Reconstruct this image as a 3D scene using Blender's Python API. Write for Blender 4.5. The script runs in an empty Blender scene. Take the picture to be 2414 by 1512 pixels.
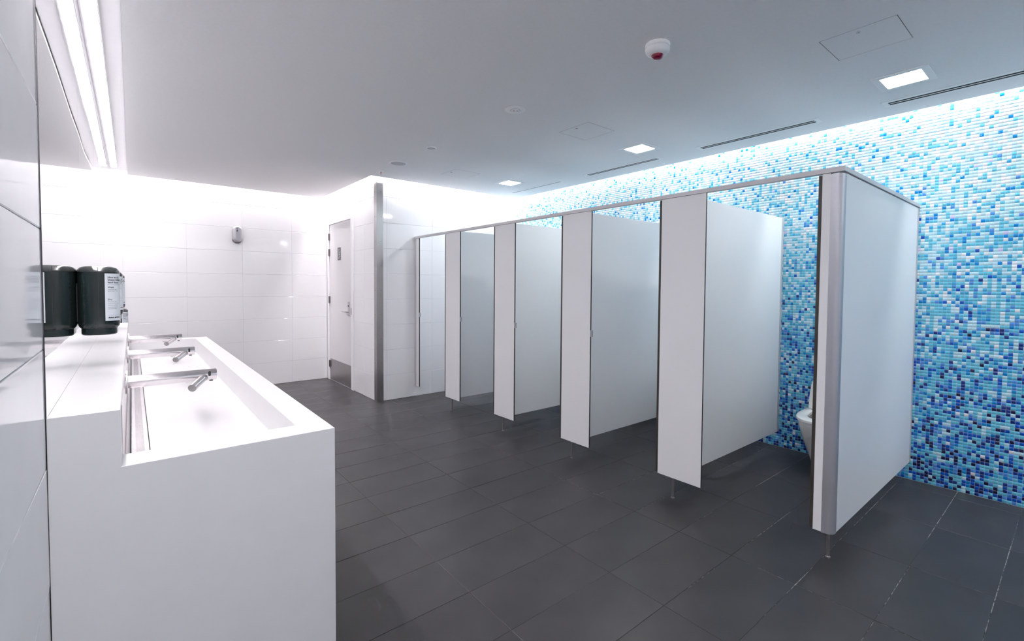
import bpy, bmesh, math, random
import numpy as np
from mathutils import Matrix, Vector
C = bpy.context.scene.collection
SC = bpy.context.scene
rnd = random.Random(7)
PI = math.pi

# ------------------------------------------------------------------ camera
cam_d = bpy.data.cameras.new('camera'); cam = bpy.data.objects.new('camera', cam_d); C.objects.link(cam)
YAW, PITCH, ROLL = -0.6911, -0.0335, 0.0074
FPX, PX, PY = 1107.029, 1225.849, 712.369
fw = Vector((math.sin(-YAW)*math.cos(PITCH), math.cos(YAW)*math.cos(PITCH), math.sin(PITCH)))
rt = Vector((math.cos(YAW), math.sin(YAW), 0)); up = rt.cross(fw)
r2 = rt*math.cos(ROLL)+up*math.sin(ROLL); u2 = -rt*math.sin(ROLL)+up*math.cos(ROLL)
CAM = Vector((0, 0, 1.42))
M = Matrix((r2, u2, -fw)).transposed().to_4x4(); M.translation = CAM
cam.matrix_world = M
cam_d.sensor_width = 36; cam_d.sensor_fit = 'HORIZONTAL'
cam_d.lens = FPX/2414*36
cam_d.shift_x = -(PX-1207)/2414; cam_d.shift_y = -(756-PY)/2414
cam_d.clip_start = 0.02
SC.camera = cam
def pj(p):
    q = Vector(p)-CAM; c = q.dot(fw)
    return (PX+FPX*q.dot(r2)/c, PY-FPX*q.dot(u2)/c, c)

# ------------------------------------------------------------------ view, world
SC.view_settings.view_transform = 'Standard'
SC.view_settings.look = 'None'
SC.view_settings.gamma = 1
SC.view_settings.use_curve_mapping = False
SC.view_settings.exposure = 0.51
w = bpy.data.worlds.new('world'); SC.world = w; w.use_nodes = True
w.node_tree.nodes['Background'].inputs[0].default_value = (0.8, 0.85, 1, 1)
w.node_tree.nodes['Background'].inputs[1].default_value = 0.02
SC.cycles.max_bounces = 8; SC.cycles.diffuse_bounces = 7; SC.cycles.glossy_bounces = 4
SC.cycles.use_adaptive_sampling = True; SC.cycles.adaptive_threshold = 0.1; SC.cycles.adaptive_min_samples = 16; SC.cycles.use_light_tree = False
SC.cycles.sample_clamp_indirect = 6
SC.cycles.use_denoising = True

# ------------------------------------------------------------------ layout (metres)
XW, XL, XF = -0.1774, -0.0298, 0.5563      # tiled left wall, ledge face, basin front
YC, YE = 1.7126, 5.475                     # counter near and far ends
Z1, Z2 = 1.0675, 0.906                     # ledge top, basin rim
XS, YB1, YB2, XM = 2.2853, 7.351, 5.4766, 4.4543
GAP, ZC, ZTOP = 0.1134, 2.699, 2.95
XP, ZR, ZT, ZB = 2.786, 2.0405, 2.016, 0.1364
Y0 = 0.8066
YN = -2.6                                  # wall behind the camera
XCE = -0.018                               # ceiling edge over the basins
P_COVE_M, P_COVE_B, P_COVE_S, P_COVE_R, P_FILL_F = 50, 12, 13, 28, 58
E_STRIP, E_DOWN = 60.0, 74.0

def area(name, loc, sx, sy, watts, col=(1, 1, 1), rot=(0, 0, 0), spread=180):
    l = bpy.data.lights.new(name, 'AREA'); l.shape = 'RECTANGLE'; l.size = sx; l.size_y = sy
    l.energy = watts; l.color = col; l.spread = math.radians(spread)
    o = bpy.data.objects.new(name, l); C.objects.link(o); o.location = loc; o.rotation_euler = rot
    return o
COOL = (0.93, 0.97, 1.0); WARM = (1.0, 0.945, 0.985)
area('cove_light', (XM-0.05, (YN+YB2)/2, 2.86), 0.05, YB2-YN-0.1, P_COVE_M, COOL)
area('cove_light', ((XW+XS)/2, YB1-0.05, 2.86), XS-XW-0.04, 0.05, P_COVE_B, WARM, spread=80)
area('cove_light', (XS-0.05, (YB1+YB2)/2, 2.86), 0.05, YB1-YB2-0.1, P_COVE_S, WARM, spread=100)
area('cove_light', ((XS+XM)/2, YB2-0.05, 2.86), XM-XS-0.1, 0.05, P_COVE_R, (0.98, 0.97, 1.0))

area('cove_light', ((XW+XM)/2, YN+0.05, 2.86), XM-XW-0.2, 0.05, P_FILL_F, COOL)  # added unseen lamp behind the camera, brightens surfaces facing it

# ------------------------------------------------------------------ materials
def mat(name, col, rough=0.5, metal=0.0, ior=1.5, noise=0.0, nscale=20, bump=0.0, bscale=200, bdist=0.001, emit=None, attr=None, coat=0.0, brushed=None):
    m = bpy.data.materials.new(name); m.use_nodes = True
    N, L = m.node_tree.nodes, m.node_tree.links
    b = N['Principled BSDF']
    b.inputs['Base Color'].default_value = (*col, 1)
    b.inputs['Roughness'].default_value = rough; b.inputs['Metallic'].default_value = metal
    b.inputs['IOR'].default_value = ior
    if coat: b.inputs['Coat Weight'].default_value = coat; b.inputs['Coat Roughness'].default_value = 0.03
    tc = N.new('ShaderNodeTexCoord')
    src = None
    if attr:
        a = N.new('ShaderNodeAttribute'); a.attribute_name = attr; src = a.outputs['Color']
    if noise:
        n = N.new('ShaderNodeTexNoise'); n.inputs['Scale'].default_value = nscale; n.inputs['Detail'].default_value = 5
        L.new(tc.outputs['Object'], n.inputs['Vector'])
        mp = N.new('ShaderNodeMapRange'); mp.inputs[1].default_value = 0.3; mp.inputs[2].default_value = 0.7
        mp.inputs[3].default_value = 1-noise; mp.inputs[4].default_value = 1+noise
        L.new(n.outputs['Fac'], mp.inputs[0])
        mx = N.new('ShaderNodeMix'); mx.data_type = 'RGBA'; mx.blend_type = 'MULTIPLY'; mx.inputs[0].default_value = 1
        if src: L.new(src, mx.inputs[6])
        else: mx.inputs[6].default_value = (*col, 1)
        L.new(mp.outputs[0], mx.inputs[7]); src = mx.outputs[2]
    if src: L.new(src, b.inputs['Base Color'])
    if bump:
        n = N.new('ShaderNodeTexNoise'); n.inputs['Scale'].default_value = bscale; n.inputs['Detail'].default_value = 2
        mpg = N.new('ShaderNodeMapping'); L.new(tc.outputs['Object'], mpg.inputs['Vector'])
        if brushed: mpg.inputs['Scale'].default_value = brushed
        L.new(mpg.outputs[0], n.inputs['Vector'])
        bp = N.new('ShaderNodeBump'); bp.inputs['Strength'].default_value = bump; bp.inputs['Distance'].default_value = bdist
        L.new(n.outputs['Fac'], bp.inputs['Height']); L.new(bp.outputs[0], b.inputs['Normal'])
    if emit:
        b.inputs['Emission Color'].default_value = (*emit[0], 1); b.inputs['Emission Strength'].default_value = emit[1]
    return m
def s2l(r, g, b):
    f = lambda c: (c/255/12.92 if c <= 10 else ((c/255+0.055)/1.055)**2.4)
    return (f(r), f(g), f(b))

m_tile = mat('white_wall_tile', (0.87, 0.865, 0.875), 0.06, ior=1.52, bump=0.35, bscale=2.2, bdist=0.004)
m_tileg = mat('tile_grout', (0.72, 0.72, 0.73), 0.7, noise=0.05)
m_paint = mat('ceiling_paint', (0.91, 0.895, 0.90), 0.9, noise=0.015, nscale=60)
m_white = mat('white_enamel', (0.97, 0.97, 0.975), 0.7, noise=0.01)
m_trim = mat('white_trim_paint', (0.90, 0.89, 0.91), 0.4, noise=0.01)
m_solid = mat('white_solid_surface', (0.745, 0.74, 0.745), 0.28, noise=0.012, nscale=9, bump=0.05, bscale=60)
m_lam = mat('pale_laminate', (0.85, 0.85, 0.855), 0.32, noise=0.008, nscale=150, bump=0.08, bscale=400)
m_edge = mat('dark_laminate_core', (0.022, 0.020, 0.018), 0.5, noise=0.2)
m_alu = mat('satin_aluminium', (0.60, 0.585, 0.60), 0.42, metal=0.35, noise=0.02, nscale=200)
m_post = mat('silver_corner_post', (0.46, 0.46, 0.50), 0.35, metal=0.55, noise=0.02, nscale=200)
m_leg = mat('dark_steel_leg', (0.24, 0.215, 0.215), 0.35, metal=0.7, noise=0.05)
m_steel = mat('brushed_steel', (0.68, 0.65, 0.66), 0.27, metal=0.93, noise=0.06, nscale=12, bump=0.12, bscale=90, brushed=(40, 40, 1))
m_steelh = mat('polished_brushed_steel', (0.78, 0.75, 0.76), 0.18, metal=1.0, noise=0.05, nscale=25, bump=0.1, bscale=120, brushed=(1, 30, 30))
m_guard = mat('guard_steel', (0.40, 0.385, 0.385), 0.30, metal=0.95, noise=0.04, nscale=6)
m_plate = mat('steel_kick_plate', (0.36, 0.34, 0.345), 0.33, metal=0.9, noise=0.05, nscale=30, bump=0.1, bscale=100, brushed=(1, 1, 30))
m_black = mat('black_plastic', (0.02, 0.02, 0.022), 0.35, noise=0.1)
m_gapshade = mat('gap_shade_grey', (0.16, 0.16, 0.17), 0.7, noise=0.1)  # grey put into the hatch gaps for the shade there
m_slot = mat('void_shade', (0.012, 0.012, 0.014), 0.8, noise=0.1)  # near-black colour stands in for shade inside slots and voids
m_mirror = mat('mirror_glass', (0.90, 0.91, 0.915), 0.012, metal=1.0, bump=0.10, bscale=0.8, bdist=0.004)
m_medge = mat('mirror_dark_edge', (0.05, 0.05, 0.06), 0.3, noise=0.1)
m_pot = mat('white_porcelain', (0.82, 0.82, 0.80), 0.08, ior=1.52, noise=0.01, coat=0.3)
m_mosaic = mat('glass_mosaic', (0.5, 0.7, 0.9), 0.13, ior=1.5, noise=0.07, nscale=160, attr='Col')
m_mgrout = mat('pale_mosaic_grout', (0.50, 0.56, 0.64), 0.8, noise=0.05)
m_strip = mat('light_diffuser', (0.9, 0.9, 0.9), 0.4, emit=((1.0, 0.935, 0.975), E_STRIP), noise=0.01)
m_down = mat('downlight_diffuser', (0.9, 0.9, 0.9), 0.4, emit=((0.97, 0.99, 1.0), E_DOWN), noise=0.01)
m_red = mat('dark_red_lens', (0.22, 0.004, 0.035), 0.12, noise=0.03)
m_redb = mat('red_glass_bulb', (0.6, 0.02, 0.04), 0.15, noise=0.03)
m_led = mat('pink_led', (0.9, 0.3, 0.5), 0.3, emit=((1.0, 0.25, 0.45), 1.2), noise=0.01)
m_grille = mat('speaker_grille', (0.50, 0.50, 0.53), 0.6, noise=0.3, nscale=500)
m_sign = mat('grey_sign', (0.10, 0.10, 0.105), 0.4, noise=0.05)
m_signw = mat('white_print', (0.82, 0.82, 0.84), 0.5, noise=0.01)
m_label = mat('pale_grey_label', (0.66, 0.70, 0.74), 0.4, noise=0.02)
m_ink = mat('dark_ink', (0.03, 0.035, 0.045), 0.5, noise=0.05)
m_can = mat('smoked_green_black_plastic', (0.011, 0.019, 0.018), 0.16, ior=1.5, noise=0.12, nscale=300)
m_can2 = mat('smoked_grey_plastic', (0.05, 0.055, 0.055), 0.14, ior=1.5, noise=0.2, nscale=60)
m_silver = mat('silver_plastic', (0.50, 0.49, 0.52), 0.3, metal=0.4, noise=0.03)
m_rubber = mat('brown_black_rubber', (0.035, 0.03, 0.024), 0.55, noise=0.15)

# floor tile material: charcoal porcelain with soft cloud and smears
def floor_material():
    m = mat('charcoal_floor_tile', (0.0430, 0.0410, 0.0435), 0.38, ior=1.36, noise=0.16, nscale=3.2, bump=0.25, bscale=260, bdist=0.0006)
    N, L = m.node_tree.nodes, m.node_tree.links
    b = N['Principled BSDF']
    n = N.new('ShaderNodeTexNoise'); n.inputs['Scale'].default_value = 1.7; n.inputs['Detail'].default_value = 6
    g = N.new('ShaderNodeNewGeometry'); L.new(g.outputs['Position'], n.inputs['Vector'])
    mp = N.new('ShaderNodeMapRange'); mp.inputs[1].default_value = 0.3; mp.inputs[2].default_value = 0.7
    mp.inputs[3].default_value = 0.30; mp.inputs[4].default_value = 0.42
    L.new(n.outputs['Fac'], mp.inputs[0]); L.new(mp.outputs[0], b.inputs['Roughness'])
    return m
m_floor = floor_material()
def grout_material():
    m = bpy.data.materials.new('floor_grout'); m.use_nodes = True
    N, L = m.node_tree.nodes, m.node_tree.links; b = N['Principled BSDF']; b.inputs['Roughness'].default_value = 0.8
    g = N.new('ShaderNodeNewGeometry')
    n = N.new('ShaderNodeTexNoise'); n.inputs['Scale'].default_value = 2.3; n.inputs['Detail'].default_value = 1
    n2 = N.new('ShaderNodeTexNoise'); n2.inputs['Scale'].default_value = 38; n2.inputs['Detail'].default_value = 3
    L.new(g.outputs['Position'], n.inputs['Vector']); L.new(g.outputs['Position'], n2.inputs['Vector'])
    mul = N.new('ShaderNodeMath'); mul.operation = 'MULTIPLY'; L.new(n.outputs['Fac'], mul.inputs[0]); L.new(n2.outputs['Fac'], mul.inputs[1])
    sp = N.new('ShaderNodeSeparateXYZ'); L.new(g.outputs['Position'], sp.inputs[0])
    wr = N.new('ShaderNodeMapRange'); wr.inputs[1].default_value = 1.7; wr.inputs[2].default_value = 2.7; wr.inputs[3].default_value = 0.62; wr.inputs[4].default_value = 1.1
    L.new(sp.outputs[0], wr.inputs[0])
    m2 = N.new('ShaderNodeMath'); m2.operation = 'MULTIPLY'; L.new(mul.outputs[0], m2.inputs[0]); L.new(wr.outputs[0], m2.inputs[1]); mul = m2
    r = N.new('ShaderNodeValToRGB'); r.color_ramp.elements[0].position = 0.24; r.color_ramp.elements[0].color = (0.030, 0.030, 0.031, 1)
    r.color_ramp.elements[1].position = 0.37; r.color_ramp.elements[1].color = (0.42, 0.40, 0.38, 1)
    L.new(mul.outputs[0], r.inputs[0]); L.new(r.outputs[0], b.inputs['Base Color'])
    return m
m_fgrout = grout_material()

# ------------------------------------------------------------------ builders
class MB:
    def __init__(s): s.v = []; s.f = []; s.mi = []; s.mats = []; s.sm = []
    def m(s, material):
        if material not in s.mats: s.mats.append(material)
        return s.mats.index(material)
    def add(s, vs, fs, material, smooth=False):
        o = len(s.v); s.v += [tuple(v) for v in vs]; k = s.m(material)
        for f in fs: s.f.append([i+o for i in f]); s.mi.append(k); s.sm.append(smooth)
        return s
    def box(s, a, b, material, edge=None, axis=None):
        x0, y0, z0 = a; x1, y1, z1 = b
        vs = [(x0,y0,z0),(x1,y0,z0),(x1,y1,z0),(x0,y1,z0),(x0,y0,z1),(x1,y0,z1),(x1,y1,z1),(x0,y1,z1)]
        F = {'z-': (0,3,2,1), 'z+': (4,5,6,7), 'y-': (0,1,5,4), 'x+': (1,2,6,5), 'y+': (2,3,7,6), 'x-': (3,0,4,7)}
        if edge is None: s.add(vs, list(F.values()), material)
        else:
            for k, f in F.items(): s.add(vs, [f], material if k[0] == axis else edge)
        return s
    def tube(s, a, b, r, material, r2=None, n=20, cap=True, smooth=True):
        a = Vector(a); b = Vector(b); d = (b-a).normalized()
        t = Vector((0,0,1)) if abs(d.z) < .9 else Vector((1,0,0))
        u = d.cross(t).normalized(); v = d.cross(u)
        r2 = r if r2 is None else r2
        ring = lambda c, q: [c+(u*math.cos(2*PI*i/n)+v*math.sin(2*PI*i/n))*q for i in range(n)]
        s.add(ring(a, r)+ring(b, r2), [(i, (i+1) % n, n+(i+1) % n, n+i) for i in range(n)], material, smooth)
        if cap:
            s.add(ring(a, r), [tuple(reversed(range(n)))], material); s.add(ring(b, r2), [tuple(range(n))], material)
        return s
    def lathe(s, c, prof, material, axis='z', n=32, flip=1):
        # prof: (radius, height) from c along axis * flip
        vs = []; c = Vector(c)
        for r, h in prof:
            for i in range(n):
                a = 2*PI*i/n; p = (r*math.cos(a), r*math.sin(a), h*flip)
                if axis == 'x': p = (p[2], p[0], p[1])
                if axis == 'y': p = (p[0], p[2], p[1])
                vs.append(c+Vector(p))
        fs = []
        for k in range(len(prof)-1):
            for i in range(n):
                fs.append((k*n+i, k*n+(i+1) % n, (k+1)*n+(i+1) % n, (k+1)*n+i))
        s.add(vs, fs, material, True)
        if prof[0][0] > 1e-5: s.add(vs[:n], [tuple(range(n))], material)
        if prof[-1][0] > 1e-5: s.add(vs[-n:], [tuple(range(n))], material)
        return s
    def prism(s, poly, axis, a, b, material, side=None, smooth_side=False):
        # poly: 2D points in the two other axes (x,y)/(x,z)/(y,z)
        def P(p, h):
            return {'z': (p[0], p[1], h), 'y': (p[0], h, p[1]), 'x': (h, p[0], p[1])}[axis]
        n = len(poly); vs = [P(p, a) for p in poly]+[P(p, b) for p in poly]
        s.add(vs, [tuple(reversed(range(n))), tuple(range(n, 2*n))], material)
        s.add(vs, [(i, (i+1) % n, n+(i+1) % n, n+i) for i in range(n)], side or material, smooth_side)
        return s
    def build(s, name, parent=None, bevel=0, seg=2, normals=True, label=None, kind=None):
        me = bpy.data.meshes.new(name); me.from_pydata(s.v, [], s.f)
        for m_ in s.mats: me.materials.append(m_)
        me.polygons.foreach_set('material_index', s.mi); me.polygons.foreach_set('use_smooth', s.sm)
        if normals:
            bm = bmesh.new(); bm.from_mesh(me); bmesh.ops.remove_doubles(bm, verts=bm.verts, dist=1e-6)
            bmesh.ops.recalc_face_normals(bm, faces=bm.faces)
            for e in bm.edges:
                if len(e.link_faces) == 2 and e.calc_face_angle(0) > 0.7: e.smooth = False
            bm.to_mesh(me); bm.free()
        me.update()
        return link(name, me, parent, bevel, seg, label, kind)
def link(name, me, parent=None, bevel=0, seg=2, label=None, kind=None):
    o = bpy.data.objects.new(name, me); C.objects.link(o)
    if parent is not None: child(o, parent)
    if bevel:
        md = o.modifiers.new('bevel', 'BEVEL'); md.width = bevel; md.segments = seg; md.limit_method = 'ANGLE'; md.angle_limit = 0.6
        md.harden_normals = False
    if label: o['label'] = label
    if kind: o['kind'] = kind
    return o
ROOTLOC = {}
def child(o, parent):
    o.parent = parent
    p = ROOTLOC.get(parent.name)
    if p is not None: o.matrix_parent_inverse = Matrix.Translation(-p)
def thing(name, loc, label, cat, group=None):
    e = bpy.data.objects.new(name, None); C.objects.link(e); e.location = loc; e.empty_display_size = 0.05
    ROOTLOC[e.name] = Vector(loc)
    e['label'] = label; e['category'] = cat
    if group: e['group'] = group
    return e
def tag(o, label, cat, group=None):
    o['label'] = label; o['category'] = cat
    if group: o['group'] = group
    return o
def copy_tree(o, off, parent=None, inv=None):
    c = o.copy(); C.objects.link(c)
    if parent is None:
        c.location = Vector(o.location)+Vector(off)
        if o.name in ROOTLOC: ROOTLOC[c.name] = ROOTLOC[o.name]+Vector(off)
    else:
        mi = o.matrix_parent_inverse.copy(); c.parent = parent; c.matrix_parent_inverse = mi
    for ch in [x for x in bpy.data.objects if x.parent == o]: copy_tree(ch, off, c)
    return c
def rrect(x0, y0, x1, y1, r, n=6):
    pts = []
    for cx, cy, a0 in ((x1-r, y1-r, 0), (x0+r, y1-r, 90), (x0+r, y0+r, 180), (x1-r, y0+r, 270)):
        for i in range(n+1):
            a = math.radians(a0+90*i/n); pts.append((cx+r*math.cos(a), cy+r*math.sin(a)))
    return pts

# ------------------------------------------------------------------ structure: floor
TG = 0.0013
floor = MB().box((XW-0.1, YN-0.1, -0.12), (XM+0.1, YB1+0.1, -0.0016), m_fgrout).build('floor', kind='structure')
FX0, FY0, FPX_, FPY_ = 1.185, 0.229, 0.6235, 0.3113
def clampi(a, b, lo, hi): return max(a, lo), min(b, hi)
cache = {}
def floor_piece(w, h):
    k = (round(w, 4), round(h, 4))
    if k not in cache:
        b = MB()
        c = 0.0012
        x, y = w/2, h/2
        vs = [(-x,-y,-.0016),(x,-y,-.0016),(x,y,-.0016),(-x,y,-.0016),(-x,-y,-.0008),(x,-y,-.0008),(x,y,-.0008),(-x,y,-.0008),
              (-x+c,-y+c,0),(x-c,-y+c,0),(x-c,y-c,0),(-x+c,y-c,0)]
        fs = [(8,9,10,11)]+[(i,(i+1)%4,4+(i+1)%4,4+i) for i in range(4)]+[(4+i,4+(i+1)%4,8+(i+1)%4,8+i) for i in range(4)]
        b.add(vs, fs, m_floor); o = b.build('floor_tile', floor); cache[k] = o.data
        return o
    o = bpy.data.objects.new('floor_tile', cache[k]); C.objects.link(o); o.parent = floor
    return o
for i in range(-4, 7):
    xa, xb = clampi(FX0+i*FPX_, FX0+(i+1)*FPX_, XW, XM)
    if xb-xa < 0.01: continue
    for j in range(-11, 26):
        ya, yb = clampi(FY0+j*FPY_, FY0+(j+1)*FPY_, YN, YB1)
        if yb-ya < 0.01: continue
        if xa >= XS-0.02 and ya > YB2: continue
        o = floor_piece(xb-xa-2*TG, yb-ya-2*TG)
        o.location = ((xa+xb)/2, (ya+yb)/2, rnd.uniform(-0.0002, 0.0002))
        o.rotation_euler = (rnd.gauss(0, 0.0006), rnd.gauss(0, 0.0006), 0)

# ------------------------------------------------------------------ structure: tiled walls
# a wall lies in a plane; u runs along it, tiles stand proud of the grout bed
def wall(name, axis, plane, sign, u0, u1, ztop=ZTOP):
    """axis: 'x' -> plane x=plane, u = y ; 'y' -> plane y=plane, u = x ; sign = direction the face looks."""
    t = 0.003
    a, b = plane-sign*0.12, plane-sign*t
    lo, hi = min(a, b), max(a, b)
    if axis == 'x': return MB().box((lo, u0, 0), (hi, u1, ztop), m_tileg).build(name, kind='structure')
    return MB().box((u0, lo, 0), (u1, hi, ztop), m_tileg).build(name, kind='structure')
wcache = {}
def wall_tiles(parent, axis, plane, sign, u0, u1, ju, holes=(), z0=0.0, zj=0.0, ztop=2.93, pu=0.6235, pz=0.3117):
    g = 0.0009; t = 0.003
    i0 = math.floor((u0-ju)/pu); i1 = math.ceil((u1-ju)/pu)
    for i in range(i0, i1):
        a, b = clampi(ju+i*pu, ju+(i+1)*pu, u0, u1)
        if b-a < 0.012: continue
        for k in range(0, 11):
            c, d = clampi(zj+k*pz, zj+(k+1)*pz, z0, ztop)
            if d-c < 0.012: continue
            rects = [(a, b, c, d)]
            for (ha, hb, hc, hd) in holes:
                nr = []
                for (p, q, r, s_) in rects:
                    if q <= ha or p >= hb or s_ <= hc or r >= hd: nr.append((p, q, r, s_)); continue
                    if p < ha: nr.append((p, ha, r, s_))
                    if q > hb: nr.append((hb, q, r, s_))
                    pp, qq = max(p, ha), min(q, hb)
                    if r < hc: nr.append((pp, qq, r, hc))
                    if s_ > hd: nr.append((pp, qq, hd, s_))
                rects = nr
            for (p, q, r, s_) in rects:
                if q-p < 0.01 or s_-r < 0.01: continue
                w_, h_ = q-p-g, s_-r-2.4*g
                key = (axis, sign, round(w_, 4), round(h_, 4))
                if key not in wcache:
                    x, y = w_/2, h_/2; e = 0.0009; ez = 0.0024
                    loc = [(-x,-y,-t),(x,-y,-t),(x,y,-t),(-x,y,-t),(-x,-y,-.0014),(x,-y,-.0014),(x,y,-.0014),(-x,y,-.0014),(-x+e,-y+ez,0),(x-e,-y+ez,0),(x-e,y-ez,0),(-x+e,y-ez,0)]
                    if axis == 'x': vs = [(n*sign, u, v) for u, v, n in loc]
                    else: vs = [(u, n*sign, v) for u, v, n in loc]
                    fs = [(8,9,10,11)]+[(i_,(i_+1)%4,4+(i_+1)%4,4+i_) for i_ in range(4)]+[(4+i_,4+(i_+1)%4,8+(i_+1)%4,8+i_) for i_ in range(4)]
                    # orient outward
                    n_ = (Vector(vs[9])-Vector(vs[8])).cross(Vector(vs[10])-Vector(vs[9]))
                    comp = n_.x if axis == 'x' else n_.y
                    if comp*sign < 0: fs = [tuple(reversed(f)) for f in fs]
                    o = MB().add(vs, fs, m_tile).build('wall_tile', parent, normals=False); wcache[key] = o.data
                else:
                    o = bpy.data.objects.new('wall_tile', wcache[key]); C.objects.link(o); o.parent = parent
                cu, cz = (p+q)/2, (r+s_)/2
                o.location = (plane, cu, cz) if axis == 'x' else (cu, plane, cz)
                tl = 0.0009
                o.rotation_euler = (0, rnd.gauss(0, tl), rnd.gauss(0, tl)) if axis == 'x' else (rnd.gauss(0, tl), 0, rnd.gauss(0, tl))
w_left = wall('wall_left', 'x', XW, 1, YN, YB1)
wall_tiles(w_left, 'x', XW, 1, YN, YB1, YC-0.001-0.6235*3, holes=((YC-0.001, YB1, Z1, 2.76), (YC-0.0005, YE, 0, Z1+0.001)))
w_back = wall('wall_back', 'y', YB1, -1, XW, XS+0.1)
wall_tiles(w_back, 'y', YB1, -1, XW, XS, 0.546)
w_in = wall('wall_alcove', 'x', XS, -1, YB2+0.003, YB1)
DY0, DY1, DZ1 = 6.242, 7.290, 2.352
wall_tiles(w_in, 'x', XS, -1, YB2, YB1, 5.896, holes=((DY0, DY1, 0, DZ1),))
w_ret = wall('wall_return', 'y', YB2, -1, XS+0.003, XM)
wall_tiles(w_ret, 'y', YB2, -1, XS, XM, 2.412)
w_front = wall('wall_front', 'y', YN, 1, XW, XM)
wall_tiles(w_front, 'y', YN, 1, XW, XM, 0.546)

# ------------------------------------------------------------------ structure: mosaic wall
w_right = MB().box((XM+0.00045, YN, 0), (XM+0.12, YB2, ZTOP), m_mgrout).build('wall_right', kind='structure')
PAL = dict(W=(224, 228, 233), P=(178, 216, 230), A=(94, 185, 213), T=(58, 160, 205), Z=(0, 126, 198), V=(72, 135, 209),
           Cb=(0, 78, 180), N=(14, 46, 122), D=(16, 26, 72), I=(205, 196, 236))
KEYS = list(PAL); COLS = np.array([s2l(*PAL[k]) for k in KEYS])
ZK = [0.0, 0.35, 0.8, 1.25, 1.7, 2.15, 2.7]
#            W    P    A    T    Z    V    Cb   N    D    I
WT = np.array([[.01, .05, .30, .06, .05, .14, .16, .17, .09, .00],
               [.01, .08, .32, .07, .07, .12, .13, .14, .06, .00],
               [.015, .14, .36, .09, .09, .12, .08, .08, .025, .00],
               [.035, .25, .41, .09, .09, .07, .03, .02, .005, .00],
               [.07, .44, .31, .08, .05, .03, .005, .0, .0, .015],
               [.20, .55, .16, .045, .03, .01, .0, .0, .0, .005],
               [.55, .37, .06, .01, .01, .00, .0, .0, .0, .00]])
MP = 0.0223; MT = 0.0213
ny = int((YB2-YN)/MP); nz = int(2.93/MP)
rs = np.random.RandomState(11)
yy = YB2-0.002-MP*(np.arange(ny)+0.5); zz = 0.002+MP*(np.arange(nz)+0.5)
YY, ZZ = np.meshgrid(yy, zz, indexing='ij'); YY = YY.ravel(); ZZ = ZZ.ravel(); NT = len(YY)
wts = np.stack([np.interp(ZZ, ZK, WT[:, k]) for k in range(len(KEYS))], 1); wts /= wts.sum(1, keepdims=True)
cls = (wts.cumsum(1) < rs.rand(NT, 1)).sum(1).clip(0, len(KEYS)-1)
col = COLS[cls]*rs.uniform(0.90, 1.06, (NT, 1)); col = np.clip(col, 0, 0.92)
# pick the 300 that show largest
q = np.stack([np.full(NT, XM)-CAM.x, YY-CAM.y, ZZ-CAM.z], 1)
dep = q@np.array(fw); uu = PX+FPX*(q@np.array(r2))/dep; vv = PY-FPX*(q@np.array(u2))/dep
inview = (dep > .2) & (uu < 2405) & (vv > 230) & (vv < 1190) & (YY < 0.78)
order = np.argsort(np.where(inview, np.linalg.norm(q, axis=1), 1e9))
big = order[:300]; isbig = np.zeros(NT, bool); isbig[big] = True
def tile_arrays(idx):
    n = len(idx); h = MT/2; e = 0.0005
    base = np.array([(0.0005, -h, -h), (0.0005, h, -h), (0.0005, h, h), (0.0005, -h, h), (0, -h+e, -h+e), (0, h-e, -h+e), (0, h-e, h-e), (0, -h+e, h-e)])
    v = np.repeat(base[None], n, 0)
    tilt = rs.normal(0, 0.005, (n, 2))
    v[:, 4:, 0] += v[:, 4:, 1]*tilt[:, :1]+v[:, 4:, 2]*tilt[:, 1:]+rs.uniform(-.0001, .0001, (n, 1))
    return v
FT = np.array([(4, 7, 6, 5), (0, 4, 5, 1), (1, 5, 6, 2), (2, 6, 7, 3), (3, 7, 4, 0)])
def mosaic_mesh(name, v, cols):
    n = len(v); me = bpy.data.meshes.new(name)
    me.vertices.add(n*8); me.vertices.foreach_set('co', v.reshape(-1))
    f = (FT[None]+8*np.arange(n)[:, None, None]).reshape(-1)
    me.loops.add(len(f)); me.loops.foreach_set('vertex_index', f.astype(np.int32))
    me.polygons.add(n*5); me.polygons.foreach_set('loop_start', np.arange(0, n*20, 4, dtype=np.int32))
    a = me.attributes.new('Col', 'FLOAT_COLOR', 'FACE')
    c4 = np.concatenate([np.repeat(cols, 5, 0), np.ones((n*5, 1))], 1)
    a.data.foreach_set('color', c4.reshape(-1))
    me.materials.append(m_mosaic); me.update(calc_edges=True)
    return me
rest = np.where(~isbig)[0]
v = tile_arrays(rest); v[:, :, 0] += XM; v[:, :, 1] += YY[rest][:, None]; v[:, :, 2] += ZZ[rest][:, None]
link('mosaic_tiles', mosaic_mesh('mosaic_tiles', v, col[rest]), w_right, kind='stuff')
vb = tile_arrays(big)
for n_, k in enumerate(big):
    o = link('mosaic_tile', mosaic_mesh('mosaic_tile', vb[n_:n_+1], col[k:k+1]), w_right)
    o.location = (XM, YY[k], ZZ[k])

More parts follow.
